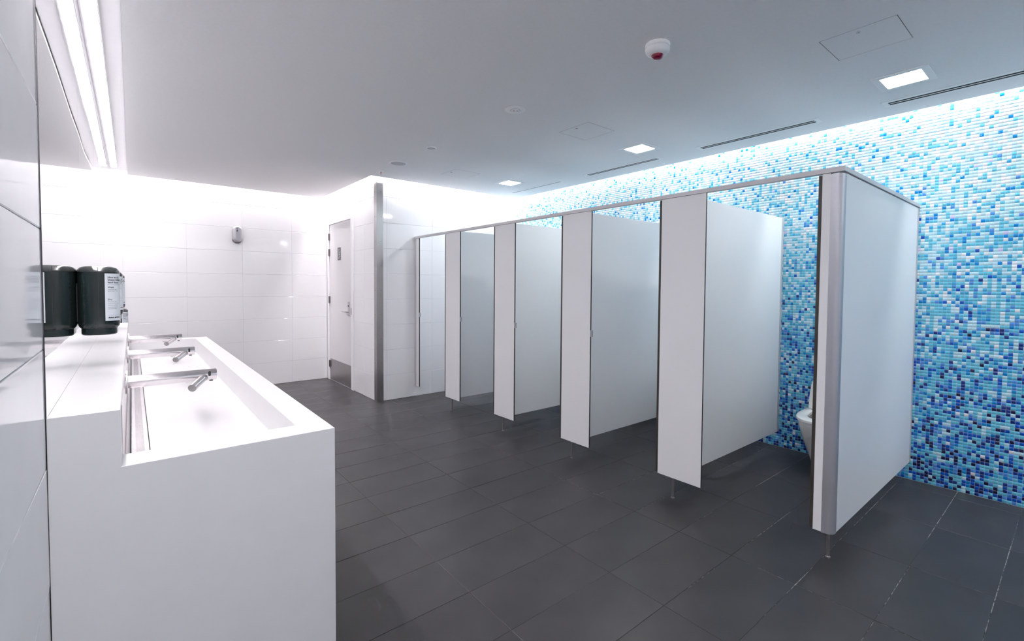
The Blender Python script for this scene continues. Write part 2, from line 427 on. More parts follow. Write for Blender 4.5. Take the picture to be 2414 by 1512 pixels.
# ------------------------------------------------------------------ structure: ceiling with real openings
HATCH = [(2.770, 0.605, 3.082, 0.931), (2.752, 2.512, 3.072, 2.838), (2.758, 4.455, 3.082, 4.775)]
DOWN = [(3.505, 0.617, 3.776, 0.890), (3.500, 2.543, 3.770, 2.818), (3.498, 4.465, 3.762, 4.740), (3.500, -1.310, 3.770, -1.035)]  # last downlight is added, unseen, for more light from the rear
VENT = [(4.000, 4.100, 4.090, 5.098), (3.990, 2.730, 4.102, 3.715), (3.985, 1.337, 4.104, 2.328), (3.990, -0.05, 4.112, 0.946)]
holes = HATCH+[(a+.02, b+.02, c-.02, d-.02) for a, b, c, d in DOWN]+[(a+.015, b+.015, c-.015, d-.015) for a, b, c, d in VENT]
def ceiling_plate():
    xs = sorted({XCE, XS-GAP, XM-GAP, *[h[0] for h in holes], *[h[2] for h in holes]})
    ys = sorted({YN+GAP, YB2-GAP, YB1-GAP, *[h[1] for h in holes], *[h[3] for h in holes]})
    bm = bmesh.new(); V = {}
    def vert(x, y):
        if (x, y) not in V: V[(x, y)] = bm.verts.new((x, y, ZC))
        return V[(x, y)]
    for i in range(len(xs)-1):
        for j in range(len(ys)-1):
            cx, cy = (xs[i]+xs[i+1])/2, (ys[j]+ys[j+1])/2
            if cx > XS-GAP and cy > YB2-GAP: continue
            if any(h[0] < cx < h[2] and h[1] < cy < h[3] for h in holes): continue
            bm.faces.new((vert(xs[i], ys[j]), vert(xs[i], ys[j+1]), vert(xs[i+1], ys[j+1]), vert(xs[i+1], ys[j])))
    bmesh.ops.recalc_face_normals(bm, faces=bm.faces)
    g = bmesh.ops.extrude_face_region(bm, geom=bm.faces[:])
    for v_ in g['geom']:
        if isinstance(v_, bmesh.types.BMVert): v_.co.z += 0.018
    bmesh.ops.recalc_face_normals(bm, faces=bm.faces)
    me = bpy.data.meshes.new('ceiling'); bm.to_mesh(me); bm.free(); me.materials.append(m_paint)
    return link('ceiling', me, kind='structure')
ceiling = ceiling_plate()
MB().box((XW-.1, YN-.1, ZTOP), (XM+.1, YB1+.1, ZTOP+.1), m_paint).build('ceiling', kind='structure')
# light trough over the mirror: housing between ceiling edge and wall
ZTR = 2.738
MB().box((XW, YN, ZTR), (XCE-0.001, YB1-GAP, ZTR+0.05), m_trim).build('trim_1', kind='structure')

# linear light above the basins
lt = thing('linear_ceiling_light', (-0.131, 3.0, ZTR), 'long glowing white linear light in the trough above the mirror', 'light')
hs = MB(); hs.box((-0.163, -2.4, ZTR-0.016), (-0.157, 7.02, ZTR), m_trim); hs.box((-0.106, -2.4, ZTR-0.016), (-0.100, 7.02, ZTR), m_trim)
hs.box((-0.157, 7.012, ZTR-0.016), (-0.106, 7.02, ZTR), m_trim); hs.build('housing', lt)
MB().box((-0.1568, -2.39, ZTR-0.011), (-0.1062, 7.011, ZTR-0.001), m_strip).build('diffuser', lt)

# ------------------------------------------------------------------ mirror sheets
edges = [YC-0.001, 2.922, 4.10, 5.28, 6.40, YB1-0.004]
words = ['nearest mirror sheet, its dark edge beside the tiled wall', 'second mirror sheet from the near edge, above the wash ledge',
         'third mirror sheet along the wall, above the wash ledge', 'fourth mirror sheet, over the far end of the ledge', 'farthest mirror sheet, meeting the white back wall']
for k in range(5):
    a, b = edges[k]+0.0008, edges[k+1]-0.0008
    o = thing('wall_mirror', (XW, (a+b)/2, Z1), 'frameless wall mirror, '+words[k], 'mirror', 'mirror sheets above the basins')
    MB().box((XW-0.002, a, Z1+0.001), (XW+0.0016, b, ZTR-0.001), m_medge).build('backing', o)
    mb = MB(); n = 12
    vs = [(XW+0.0022-0.0003*math.sin(PI*i/n)**2*(1 if k % 2 else -1), a+(b-a)*i/n, z) for i in range(n+1) for z in (Z1+0.001, ZTR-0.001)]
    mb.add(vs, [(2*i, 2*i+2, 2*i+3, 2*i+1) for i in range(n)], m_mirror, True)
    me_o = mb.build('glass', o, normals=False)

# ------------------------------------------------------------------ wash counter
def heightfield(xs, ys, H, material, name, parent, bevel):
    zs = sorted({0.0}|{h for r in H for h in r})
    mb = MB(); nx, nyy = len(xs)-1, len(ys)-1
    def h(i, j): return H[i][j] if 0 <= i < nx and 0 <= j < nyy else 0.0
    for i in range(nx):
        for j in range(nyy):
            z = H[i][j]
            mb.add([(xs[i],ys[j],z),(xs[i+1],ys[j],z),(xs[i+1],ys[j+1],z),(xs[i],ys[j+1],z)], [(0,1,2,3)], material)
    def wallq(p, q, a, b):
        for z0, z1 in zip(zs, zs[1:]):
            if z0 >= min(a, b)-1e-9 and z1 <= max(a, b)+1e-9:
                mb.add([(*p,z0),(*q,z0),(*q,z1),(*p,z1)], [(0,1,2,3)], material)
    for i in range(nx+1):
        for j in range(nyy):
            wallq((xs[i],ys[j]), (xs[i],ys[j+1]), h(i-1,j), h(i,j))
    for j in range(nyy+1):
        for i in range(nx):
            wallq((xs[i],ys[j]), (xs[i+1],ys[j]), h(i,j-1), h(i,j))
    o = mb.build(name, parent, normals=False)
    bm = bmesh.new(); bm.from_mesh(o.data)
    bmesh.ops.remove_doubles(bm, verts=bm.verts, dist=1e-5)
    bmesh.ops.recalc_face_normals(bm, faces=bm.faces)
    bmesh.ops.dissolve_limit(bm, angle_limit=0.01, verts=bm.verts, edges=bm.edges)
    bm.to_mesh(o.data); bm.free()
    if bevel:
        md = o.modifiers.new('bevel', 'BEVEL'); md.width = bevel; md.segments = 2; md.limit_method = 'ANGLE'; md.angle_limit = 0.6
    return o
XI, YI0, YI1, ZBAS = 0.455, 1.832, 5.36, 0.7765
ctr = thing('wash_trough', (0.19, 3.6, 0), 'long white solid-surface wash trough with raised back ledge, along the mirror', 'basin')
heightfield([XW+0.001, XL, XI, XF], [YC, YI0, YI1, YE], [[Z1, Z1, Z1], [Z2, ZBAS, Z2], [Z2, Z2, Z2]], m_solid, 'body', ctr, 0.0016)
MB().box((XL, YI0+0.001, ZBAS), (XL+0.0022, YI1-0.001, Z1-0.012), m_steelh).build('splash_plate', ctr, label='thin stainless plate facing the ledge')
MB().box((XL+0.0022, YI0+0.004, ZBAS), (XL+0.012, YI1-0.004, ZBAS+0.022), m_steel).build('upstand_bar', ctr, bevel=0.002)
ch = MB()
ch.box((-0.014, YI0+0.002, ZBAS), (0.047, YI1-0.002, ZBAS+0.0015), m_slot)
ch.build('drain_channel', ctr, label='dark drain channel under the slotted grate')
gr = MB()
gr.box((-0.010, YI0+0.003, ZBAS+0.0015), (0.003, YI1-0.003, ZBAS+0.005), m_steelh)
gr.box((0.030, YI0+0.003, ZBAS+0.0015), (0.0435, YI1-0.003, ZBAS+0.005), m_steelh)
gr.build('grate_frame', ctr)
bars = MB(); y = YI0+0.006
while y < YI1-0.008:
    bars.box((0.003, y, ZBAS+0.0015), (0.030, y+0.0046, ZBAS+0.0048), m_steelh); y += 0.0066
bars.build('grate_bars', ctr, kind='stuff', normals=False)

# taps
def make_tap(y):
    z = 0.979
    t = thing('wall_tap', (XL, y, z), 'nearest of the three steel taps, long horizontal spout with two swept side arms', 'tap', 'steel taps over the trough')
    MB().lathe((XL+0.0022, y, z), [(0.052, 0), (0.052, 0.007), (0.050, 0.009), (0.0, 0.009)], m_steelh, axis='x', n=40).build('wall_plate', t)
    MB().lathe((XL+0.011, y, z), [(0.0275, 0), (0.0275, 0.3295), (0.0262, 0.3335), (0.0, 0.3335)], m_steelh, axis='x', n=36).build('spout', t)
    for s in (-1, 1):
        a = Vector((0.268, y+s*0.008, z-0.006)); b = Vector((0.206, y+s*0.125, z-0.036))
        mb = MB(); mb.tube(a, b, 0.0172, m_steel, n=28)
        mb.build('dryer_arm', t)
    mb = MB(); p = rrect(0.279, z-0.004, 0.2895, z+0.020, 0.0045, 4)
    mb.prism(p, 'y', y-0.0279, y-0.024, m_black); mb.build('sensor_window', t)
    MB().tube((0.293, y, z-0.0272), (0.293, y, z-0.031), 0.008, m_black, n=16).build('water_outlet', t)
    return t
tap = make_tap(2.72)
t2 = copy_tree(tap, (0, 1.036, 0)); t2['label'] = 'middle of the three steel taps, long horizontal spout with two swept side arms'
t3 = copy_tree(tap, (0, 2.047, 0)); t3['label'] = 'farthest of the three steel taps, near the far end of the trough'

# ------------------------------------------------------------------ dark canisters with instruction label
def text_mesh(txt, size, bold=0.0):
    cu = bpy.data.curves.new('txt', 'FONT'); cu.body = txt; cu.size = size; cu.offset = bold; cu.resolution_u = 2
    ob = bpy.data.objects.new('txt', cu); C.objects.link(ob)
    dg = bpy.context.evaluated_depsgraph_get(); dg.update()
    me = bpy.data.meshes.new_from_object(ob.evaluated_get(dg))
    vs = [tuple(v.co) for v in me.vertices]; fs = [tuple(p.vertices) for p in me.polygons]
    bpy.data.objects.remove(ob); bpy.data.curves.remove(cu); bpy.data.meshes.remove(me)
    return vs, fs
CX0, CX1 = XW+0.0035, -0.040
HW, RC = 0.105, 0.052
def wrap(s, z, y, off):
    """s: arc length along the perimeter, starting on the near face where the corner begins, then the corner, then the front."""
    R = RC+off; cx, cy = CX1-RC, y-HW+RC
    L = RC*PI/2
    if s < 0: return (cx+s, y-HW-off, z)
    if s < L:
        a = -PI/2+s/RC; return (cx+R*math.cos(a), cy+R*math.sin(a), z)
    return (CX1+off, cy+(s-L), z)
def make_canister(y, dz=0.0):
    t = thing('dark_canister', (XW, y, 1.21), 'large dark canister with pale instruction label, nearest the camera on the mirror', 'dispenser', 'dark labelled canisters on the mirror wall')
    plan = lambda ins: [(px_, py_) for px_, py_ in rrect(CX0+ins, y-HW+ins, CX1-ins, y+HW-ins, RC-ins*0.9, 8)]
    def loft(prof, material, name, cap0=True, cap1=True, extra=None):
        mb = MB(); rings = []
        for ins, z in prof: rings.append([(a, b, z+dz) for a, b in plan(ins)])
        n = len(rings[0]); vs = [p for r in rings for p in r]
        fs = [(k*n+i, k*n+(i+1) % n, (k+1)*n+(i+1) % n, (k+1)*n+i) for k in range(len(rings)-1) for i in range(n)]
        mb.add(vs, fs, material, True)
        if cap0: mb.add(rings[0], [tuple(range(n))], material)
        if cap1: mb.add(rings[-1], [tuple(range(n))], material)
        return mb.build(name, t)
    loft([(0.008, 1.232), (0.002, 1.240), (0, 1.252), (0, 1.464)], m_can, 'body')
    loft([(0.0, 1.4645), (-0.0012, 1.468), (0.001, 1.476), (0.008, 1.4845), (0.022, 1.490), (0.04, 1.4915)], m_can2, 'lid')
    loft([(0.014, 1.203), (0.010, 1.207), (0.010, 1.232)], m_can, 'collar')
    lb = MB(); zt, zb = 1.461+dz, 1.262+dz; s0, s1 = 0.006, 0.092; n = 18
    vs = []; 
    for i in range(n+1):
        s = s0+(s1-s0)*i/n
        vs += [wrap(s, zb, y, 0.0006), wrap(s, zt, y, 0.0006)]
    lb.add(vs, [(2*i, 2*i+2, 2*i+3, 2*i+1) for i in range(n)], m_label, True)
    lab = lb.build('instruction_label', t, normals=False)
    pr = MB()
    rows = [('How to use', 655, .0098, 3e-4), ('Dyson Airblade', 661, .0098, 3e-4), ('hand dryer', 667, .0098, 3e-4),
            ('Wash', 678.5, .0092, 2e-4), ('Hold hands under', 683, .0046, 0), ('centre of tap to wash', 686.6, .0046, 0),
            ('Dry', 707.5, .0092, 2e-4), ('Raise hands 10cm', 711.8, .0046, 0), ('under tap arms to dry', 715.4, .0046, 0), ('Wait for air to start', 720, .0046, 0),
            ('Keep hands flat and', 725, .0046, 0), ('rub across airflow', 728.6, .0046, 0), ('dyson airblade', 750, .0085, 4e-4), ('www.dyson airblade', 753.5, .003, 0)]
    rows[-1] = ('for more information', 753.5, .003, 0)
    for txt, yp, sz, bold in rows:
        z = 1.461-(yp-644)*0.00177+dz
        tv, tf = text_mesh(txt, sz, bold)
        pr.add([wrap(s0+0.009+a, z+b, y, 0.0011) for a, b, c in tv], tf, m_ink)
    for yp in (670, 743.5):
        z = 1.461-(yp-644)*0.00177+dz
        pr.add([wrap(s0+0.008+0.068*i/8, z+h, y, 0.0010) for i in range(9) for h in (0, .0005)], [(2*i, 2*i+2, 2*i+3, 2*i+1) for i in range(8)], m_can2)
    pr.build('label_print', lab, normals=False, kind='stuff')
    MB().box((XW+0.0023, y-0.05, 1.26+dz), (CX0, y+0.05, 1.42+dz), m_black).build('wall_bracket', t)
    # mould seam
    MB().box((XW+0.070, y-HW-0.0006, 1.24+dz), (XW+0.0715, y-HW+0.001, 1.49+dz), m_black).build('seam', t)
    return t
can = make_canister(2.72)
c2 = copy_tree(can, (0, 1.036, 0)); c2['label'] = 'second dark canister with pale label, half hidden behind the nearest one'
c3 = copy_tree(can, (0, 2.047, 0)); c3['label'] = 'third dark canister with pale label, a sliver behind the second one'
c4 = copy_tree(can, (0.01, 3.25, -0.315)); c4['label'] = 'smallest looking dark canister, mounted lower, past the far end of the ledge'

# ------------------------------------------------------------------ door in the alcove
dr = bpy.data.objects.new('door_1', None); C.objects.link(dr); dr.location = (XS, 6.77, 0); ROOTLOC['door_1'] = Vector(dr.location)
dr['kind'] = 'structure'
LY0, LY1, LZ1 = 6.330, 7.215, 2.305
fr = MB()
fr.box((XS-0.012, DY0, 0), (XS+0.11, LY0-0.004, DZ1), m_trim)
fr.box((XS-0.012, LY1+0.004, 0), (XS+0.11, DY1, DZ1), m_trim)
fr.box((XS-0.012, LY0-0.004, LZ1+0.004), (XS+0.11, LY1+0.004, DZ1), m_trim)
fr.build('door_frame', dr, bevel=0.002)
leaf = MB().box((XS-0.002, LY0, 0.012), (XS+0.038, LY1, LZ1), mat('door_paint', (0.74, 0.72, 0.725), 0.4, noise=0.012, nscale=300)).build('door_leaf', dr, bevel=0.0015)
MB().box((XS-0.0035, LY0+0.004, 0.014), (XS-0.002, LY1-0.004, 0.322), m_plate).build('kick_plate', dr, label='brushed steel kick plate')
MB().box((XS+0.04, LY0-0.004, 0), (XS+0.10, LY1+0.004, LZ1+0.004), m_slot).build('door_rebate', dr)
for z in (2.13, 1.90, 1.20, 0.245):
    h = MB(); h.tube((XS-0.016, LY1+0.002, z-0.05), (XS-0.016, LY1+0.002, z+0.05), 0.008, m_leg, n=12)
    h.box((XS-0.0140, LY1-0.018, z-0.05), (XS-0.0018, LY1+0.02, z+0.05), m_leg)
    h.build('hinge', dr)
hp = MB().prism(rrect(6.395, 1.00, 6.445, 1.19, 0.006, 3), 'x', XS-0.011, XS-0.002, m_silver).build('handle_plate', dr)
hv = MB(); hv.tube((XS-0.011, 6.42, 1.055), (XS-0.055, 6.42, 1.055), 0.010, m_silver, n=14)
hv.tube((XS-0.052, 6.412, 1.055), (XS-0.052, 6.545, 1.055), 0.0095, m_silver, n=14); hv.build('lever', hp)
MB().tube((XS-0.0112, 6.42, 1.135), (XS-0.016, 6.42, 1.135), 0.011, m_black, n=14).build('keyhole', hp)
MB().box((XS-0.0128, LY0-0.028, 1.02), (XS-0.0118, LY0-0.006, 1.11), m_leg).build('strike_plate', dr)
# accessible sign
sg = thing('accessible_sign', (XS-0.002, 6.80, 1.86), 'small grey sign with white wheelchair symbol on the white door', 'sign')
SX = XS-0.0042
MB().prism(rrect(6.735, 1.772, 6.865, 1.952, 0.004, 3), 'x', SX, XS-0.002, m_sign).build('sign_plate', sg)
sy = MB()
def S2(u, v): return (SX-0.0004, 6.80-u, 1.862+v)      # u to the reader's right (towards -y), v up
def disc(cu, cv, r, n=20): sy.add([S2(cu+r*math.cos(2*PI*i/n), cv+r*math.sin(2*PI*i/n)) for i in range(n)], [tuple(range(n))], m_signw)
def stroke(pts, w_):
    for (a, b), (c, d) in zip(pts, pts[1:]):
        L_ = math.hypot(c-a, d-b); nx_, ny_ = -(d-b)/L_*w_/2, (c-a)/L_*w_/2
        sy.add([S2(a+nx_, b+ny_), S2(a-nx_, b-ny_), S2(c-nx_, d-ny_), S2(c+nx_, d+ny_)], [(0, 1, 2, 3)], m_signw)
        disc(c, d, w_/2, 10); disc(a, b, w_/2, 10)
disc(-0.008, 0.060, 0.0095)
stroke([(-0.008, 0.044), (-0.004, -0.006), (0.022, -0.006), (0.036, -0.044), (0.045, -0.041)], 0.009)
stroke([(-0.006, 0.022), (0.020, 0.022)], 0.007)
stroke([(-0.012+0.036*math.cos(math.radians(a)), -0.026+0.036*math.sin(math.radians(a))) for a in range(125, 356, 15)], 0.008)
sy.build('wheelchair_symbol', sg, normals=False)

# ------------------------------------------------------------------ stainless corner guard
cg = thing('corner_guard', (XS, YB2, 0), 'full-height brushed steel corner guard on the wall corner beside the door', 'corner guard')
g_ = MB(); g_.box((XS-0.0025, YB2-0.0025, 0), (XS+0.080, YB2-0.0001, 2.655), m_guard); g_.box((XS-0.0025, YB2-0.0001, 0), (XS-0.0001, YB2+0.080, 2.655), m_guard)
g_.build('steel_angle', cg, bevel=0.0008)
for k in range(9):
    z = 0.17+k*0.297
    MB().tube((XS+0.052, YB2-0.0025, z), (XS+0.052, YB2-0.0045, z), 0.005, m_leg, n=12).build('screw', cg)
    MB().tube((XS-0.0025, YB2+0.052, z), (XS-0.0045, YB2+0.052, z), 0.005, m_leg, n=12).build('screw', cg)

# ------------------------------------------------------------------ air freshener on back wall
af = thing('air_freshener', (1.105, YB1, 1.97), 'small silver air freshener dispenser on the white back wall', 'dispenser')
def arch(x0, x1, z0, z1, r0, r1, n=10):
    return rrect(x0, z0, x1, z1, r0, n)
MB().prism(rrect(1.052, 1.972, 1.160, 2.190, 0.045, 10), 'y', YB1-0.03, YB1-0.001, m_leg, smooth_side=True).build('back_shell', af)
mb = MB(); rings = []
for ins, yo in ((0.0, 0.03), (-0.002, 0.045), (0.003, 0.062), (0.014, 0.074), (0.032, 0.080)):
    rings.append([(a, YB1-yo, b) for a, b in rrect(1.052+ins, 1.985+ins*.6, 1.164-ins, 2.200-ins*.6, max(0.054-ins, 0.012), 10)])
n = len(rings[0]); mb.add([p for r in rings for p in r], [(k*n+i, k*n+(i+1) % n, (k+1)*n+(i+1) % n, (k+1)*n+i) for k in range(4) for i in range(n)], m_silver, True)
mb.add(rings[-1], [tuple(range(n))], m_silver); mb.build('cover', af)
for z, r in ((2.160, 0.006), (2.140, 0.007), (2.128, 0.006)):
    MB().tube((1.10, YB1-0.0795, z), (1.10, YB1-0.083, z), r, m_black, n=14).build('indicator', af)

# ------------------------------------------------------------------ toilet cubicles
TH = 0.013
def door_leaf(parent, y_h, first=False):
    """inward-opened door, hinged at the near end of its opening"""
    d = MB().box((XP+0.004, y_h+0.004, ZB+0.004), (XP+0.004+0.615, y_h+0.004+TH, ZT-0.006), m_lam, m_edge, 'y').build('door', parent)
    MB().box((XP+0.0005, y_h+0.0015, ZB+0.008), (XP+0.004, y_h+0.004+TH, ZT-0.008), m_rubber).build('door_seal', d)
    for z in (0.45, 1.05, 1.75):
        MB().tube((XP+TH+0.010, y_h+0.0, z-0.035), (XP+TH+0.010, y_h+0.0, z+0.035), 0.007, m_post, n=12).build('hinge', d)
    lk = MB(); lk.tube((XP+0.56, y_h+0.004, 1.05), (XP+0.56, y_h-0.016, 1.05), 0.02, m_post, n=20); lk.build('lock', d)
    return d
def leg(parent, x, y):
    mb = MB(); mb.tube((x, y, 0.008), (x, y, ZB), 0.0085, m_leg, n=16); mb.lathe((x, y, 0.0), [(0.013, 0), (0.013, 0.006), (0.009, 0.010), (0.0, 0.010)], m_leg, n=20)
    mb.build('leg', parent)
def unit(y, pa, pb, label, latch=True):
    t = thing('cubicle_divider', (XP, y, 0), label, 'partition', 'toilet cubicle dividers')
    MB().box((XP, pb, ZB), (XP+TH, pa, ZT-0.0008), m_lam, m_edge, 'x').build('pilaster', t)
    MB().box((XP+0.0275, y-TH/2, ZB), (XM-0.022, y+TH/2, 2.040), m_lam, m_edge, 'y').build('side_panel', t)
    br = MB()
    for s in (-1, 1): br.box((XP+TH+0.0002, y-0.014 if s < 0 else y+TH/2+0.0002, ZB+0.1), (XP+0.045, y-TH/2-0.0002 if s < 0 else y+0.014, 1.9), m_alu)
    br.build('joining_channel', t)
    ch = MB()
    for s in (-1, 1): ch.box((XM-0.032, y+s*(TH/2+0.0002), ZB), (XM-0.001, y+s*(TH/2+0.0022), 2.040), m_alu)
    ch.box((XM-0.003, y-TH/2, ZB), (XM-0.001, y+TH/2, 2.040), m_alu); ch.build('wall_channel', t)
    leg(t, XP+0.004-0.012+0.012, y)
    if latch:
        MB().box((XP+0.002, pb-0.012, 1.025), (XP+0.020, pb-0.0002, 1.075), m_post).build('latch_keeper', t)
    door_leaf(t, pa)
    return t
unit(1.742, 1.861, 1.543, 'wide white cubicle divider next to the near end panel, fourth pilaster from the back', latch=False)
unit(2.684, 2.811, 2.496, 'white cubicle divider, third pilaster from the back wall')
unit(3.616, 3.763, 3.451, 'white cubicle divider, second pilaster from the back wall')
unit(4.569, 4.711, 4.408, 'narrow looking white cubicle divider closest to the tiled back wall')
# filler pilaster at the tiled wall
t = thing('filler_pilaster', (XP, YB2, 0), 'slim white filler pilaster fixed to the glossy tiled wall', 'partition')
MB().box((XP, 5.362, ZB), (XP+TH, 5.443, ZT-0.0008), m_lam, m_edge, 'x').build('pilaster', t)
mb = MB(); mb.box((XP-0.003, 5.436, ZB), (XP-0.0003, YB2-0.0002, ZT), m_alu); mb.box((XP+TH+0.0003, 5.436, ZB), (XP+TH+0.003, YB2-0.0002, ZT), m_alu)
mb.box((XP-0.0003, 5.4445, ZB), (XP+TH+0.0003, YB2-0.0002, ZT), m_alu); mb.build('wall_channel', t)
MB().box((XP+0.002, 5.350, 1.025), (XP+0.020, 5.3618, 1.075), m_post).build('latch_keeper', t)
# near end unit with rounded post
t = thing('cubicle_end_panel', (XP, Y0, 0), 'large pale end panel of the cubicle row with rounded silver corner post', 'partition')
RP = 0.040
MB().box((XP, 0.861, ZB), (XP+TH, 0.900, ZT-0.0008), m_lam, m_edge, 'x').build('pilaster', t)
pts = [(XP, 0.861), (XP, Y0+RP)]+[(XP+RP-RP*math.cos(math.radians(a)), Y0+RP-RP*math.sin(math.radians(a))) for a in range(9, 90, 9)]+[(XP+RP, Y0), (XP+RP+0.012, Y0), (XP+RP+0.012, Y0+TH), (XP+TH, Y0+RP), (XP+TH, 0.861)]
MB().prism(pts, 'z', ZB-0.003, ZT-0.006, m_post, smooth_side=True).build('corner_post', t)
MB().box((XP+RP+0.0122, Y0+0.0005, ZB), (XM-0.018, Y0+0.0005+TH, ZT-0.004), m_lam, m_edge, 'y').build('end_panel', t)
mb = MB()
for s in (0, 1): mb.box((XM-0.034, Y0-0.0015+s*(TH+0.002), ZB), (XM-0.001, Y0+0.0003+s*(TH+0.002), ZT-0.004), m_alu)
mb.build('wall_channel', t)
leg(t, XP+0.028, Y0+0.028)
door_leaf(t, 0.900)
# head rail: runs along the fronts, then returns to the mosaic wall
t = thing('head_rail', (XP, 3.1, ZT), 'pale aluminium head rail running over the cubicle fronts', 'rail')
hr = MB(); HZ0 = 2.0155
hr.box((XP-0.008, Y0-0.008, HZ0), (XP+0.026, YB2-0.001, ZR), m_alu)
hr.build('front_rail', t, bevel=0.0015)
hr = MB(); hr.box((XP+0.0265, Y0-0.008, HZ0), (XM-0.001, Y0+0.026, ZR), m_alu); hr.build('return_rail', t, bevel=0.0015)

# ------------------------------------------------------------------ toilets
def make_toilet(yc, label):
    xw = XM-0.001; L = 0.54; xf = xw-L
    t = thing('toilet', (xw-0.25, yc, 0), label, 'toilet', 'white toilets in the cubicles')
    def plan(length, hw, z, back=0.0, sq=0.62):
        # D shape: straight sides from the wall, round nose
        pts = []; n = 22
        xs = xw-back; xn = xw-length; a = length*sq
        for i in range(n+1):
            th = -PI/2+PI*i/n
            cx = xn+a
            pts.append((cx-a*abs(math.cos(th))**0.85, yc+hw*(1 if math.sin(th) > 0 else -1)*abs(math.sin(th))**0.85, z))
        pts = [(xs, yc-hw*0.97, z)]+pts+[(xs, yc+hw*0.97, z)]
        return pts
    def loft(secs, material, name, caps=(True, True)):
        mb = MB(); n = len(secs[0]); vs = [p for r in secs for p in r]
        mb.add(vs, [(k*n+i, k*n+(i+1) % n, (k+1)*n+(i+1) % n, (k+1)*n+i) for k in range(len(secs)-1) for i in range(n)], material, True)
        if caps[0]: mb.add(secs[0], [tuple(range(n))], material)
        if caps[1]: mb.add(secs[-1], [tuple(range(n))], material)
        return mb.build(name, t)
    outer = [plan(0.33, 0.105, 0), plan(0.335, 0.108, 0.01), plan(0.385, 0.118, 0.09), plan(0.44, 0.137, 0.18), plan(0.49, 0.156, 0.27), plan(0.518, 0.170, 0.34), plan(0.53, 0.177, 0.385), plan(0.53, 0.178, 0.396)]
    inner = [plan(0.50, 0.150, 0.397, 0.12), plan(0.49, 0.142, 0.37, 0.13), plan(0.45, 0.11, 0.30, 0.16), plan(0.40, 0.06, 0.22, 0.2)]
    loft(outer+inner, m_pot, 'bowl')
    # seat ring
    o1 = plan(0.545, 0.187, 0.402, 0.10); o2 = plan(0.543, 0.186, 0.418, 0.10); o3 = plan(0.53, 0.176, 0.424, 0.11)
    i3 = plan(0.465, 0.118, 0.424, 0.19); i2 = plan(0.46, 0.112, 0.419, 0.195); i1 = plan(0.46, 0.112, 0.402, 0.195)
    mb = MB(); secs = [o1, o2, o3, i3, i2, i1, o1]; n = len(o1)
    mb.add([p for r in secs for p in r], [(k*n+i, k*n+(i+1) % n, (k+1)*n+(i+1) % n, (k+1)*n+i) for k in range(6) for i in range(n)], m_pot, True)
    mb.build('seat', t)
    # raised lid leaning on the wall
    ld = []
    for off, ins in ((0.0, 0.004), (0.003, 0), (0.014, 0), (0.018, 0.006)):
        sec = plan(0.40-ins, 0.172-ins, 0, 0.0, 0.98)
        r_ = []
        for (x, y, z) in sec:
            h_ = (xw-x); r_.append((xw-0.105+off*-1+h_*0.10, y, 0.425+h_))
        ld.append(r_)
    mb = MB(); mb.add([p for r in ld for p in r], [(k*n+i, k*n+(i+1) % n, (k+1)*n+(i+1) % n, (k+1)*n+i) for k in range(3) for i in range(n)], m_pot, True)
    mb.add(ld[0], [tuple(range(n))], m_pot); mb.add(ld[-1], [tuple(range(n))], m_pot); mb.build('lid', t)
    for s in (-1, 1):
        MB().tube((xw-0.10, yc+s*0.07-0.02, 0.425), (xw-0.10, yc+s*0.07+0.02, 0.425), 0.012, m_silver, n=14).build('hinge', t)
    return t
make_toilet(1.285, 'white toilet with raised lid, in the nearest cubicle before the mosaic wall')
make_toilet(2.215, 'white toilet showing only its rim edge below the second cubicle panel')
make_toilet(3.150, 'white toilet barely glimpsed beneath the middle cubicle panel')

# ------------------------------------------------------------------ ceiling fixtures
hl = ['near square ceiling access hatch, largest, beside the near downlight', 'middle square ceiling access hatch, left of the middle downlight', 'far small-looking ceiling access hatch near the back wall']
for (a, b, c, d), l in zip(HATCH, hl):
    t = thing('access_hatch', ((a+c)/2, (b+d)/2, ZC), l, 'hatch', 'ceiling access hatches')
    g = 0.0036
    MB().box((a+g, b+g, ZC-0.0003), (c-g, d-g, ZC+0.012), m_paint).build('hatch_panel', t)
    fr = MB()
    fr.box((a, b, ZC+0.0006), (a+g, d, ZC+0.015), m_gapshade); fr.box((c-g, b, ZC+0.0006), (c, d, ZC+0.015), m_gapshade)
    fr.box((a+g, b, ZC+0.0006), (c-g, b+g, ZC+0.015), m_gapshade); fr.box((a+g, d-g, ZC+0.0006), (c-g, d, ZC+0.015), m_gapshade); fr.build('shadow_gap', t)  # strips carry the gap's shade as dark colour
    lx, ly = a+0.042, (b+d)/2
    mb = MB().lathe((lx, ly, ZC-0.0003), [(0.011, 0), (0.011, 0.002), (0.008, 0.003), (0.0, 0.003)], m_silver, n=20, flip=-1); mb.build('lock', t)
    MB().add([(lx-0.005, ly-0.004, ZC-0.0036), (lx+0.005, ly-0.004, ZC-0.0036), (lx, ly+0.005, ZC-0.0036)], [(0, 1, 2)], m_black).build('keyhole', t, normals=False)
dl = ['near square recessed downlight, largest, above the near cubicle', 'middle square recessed downlight above the cubicle row', 'far square recessed downlight near the tiled back wall', 'square downlight added unseen behind the viewpoint, for light from the rear']
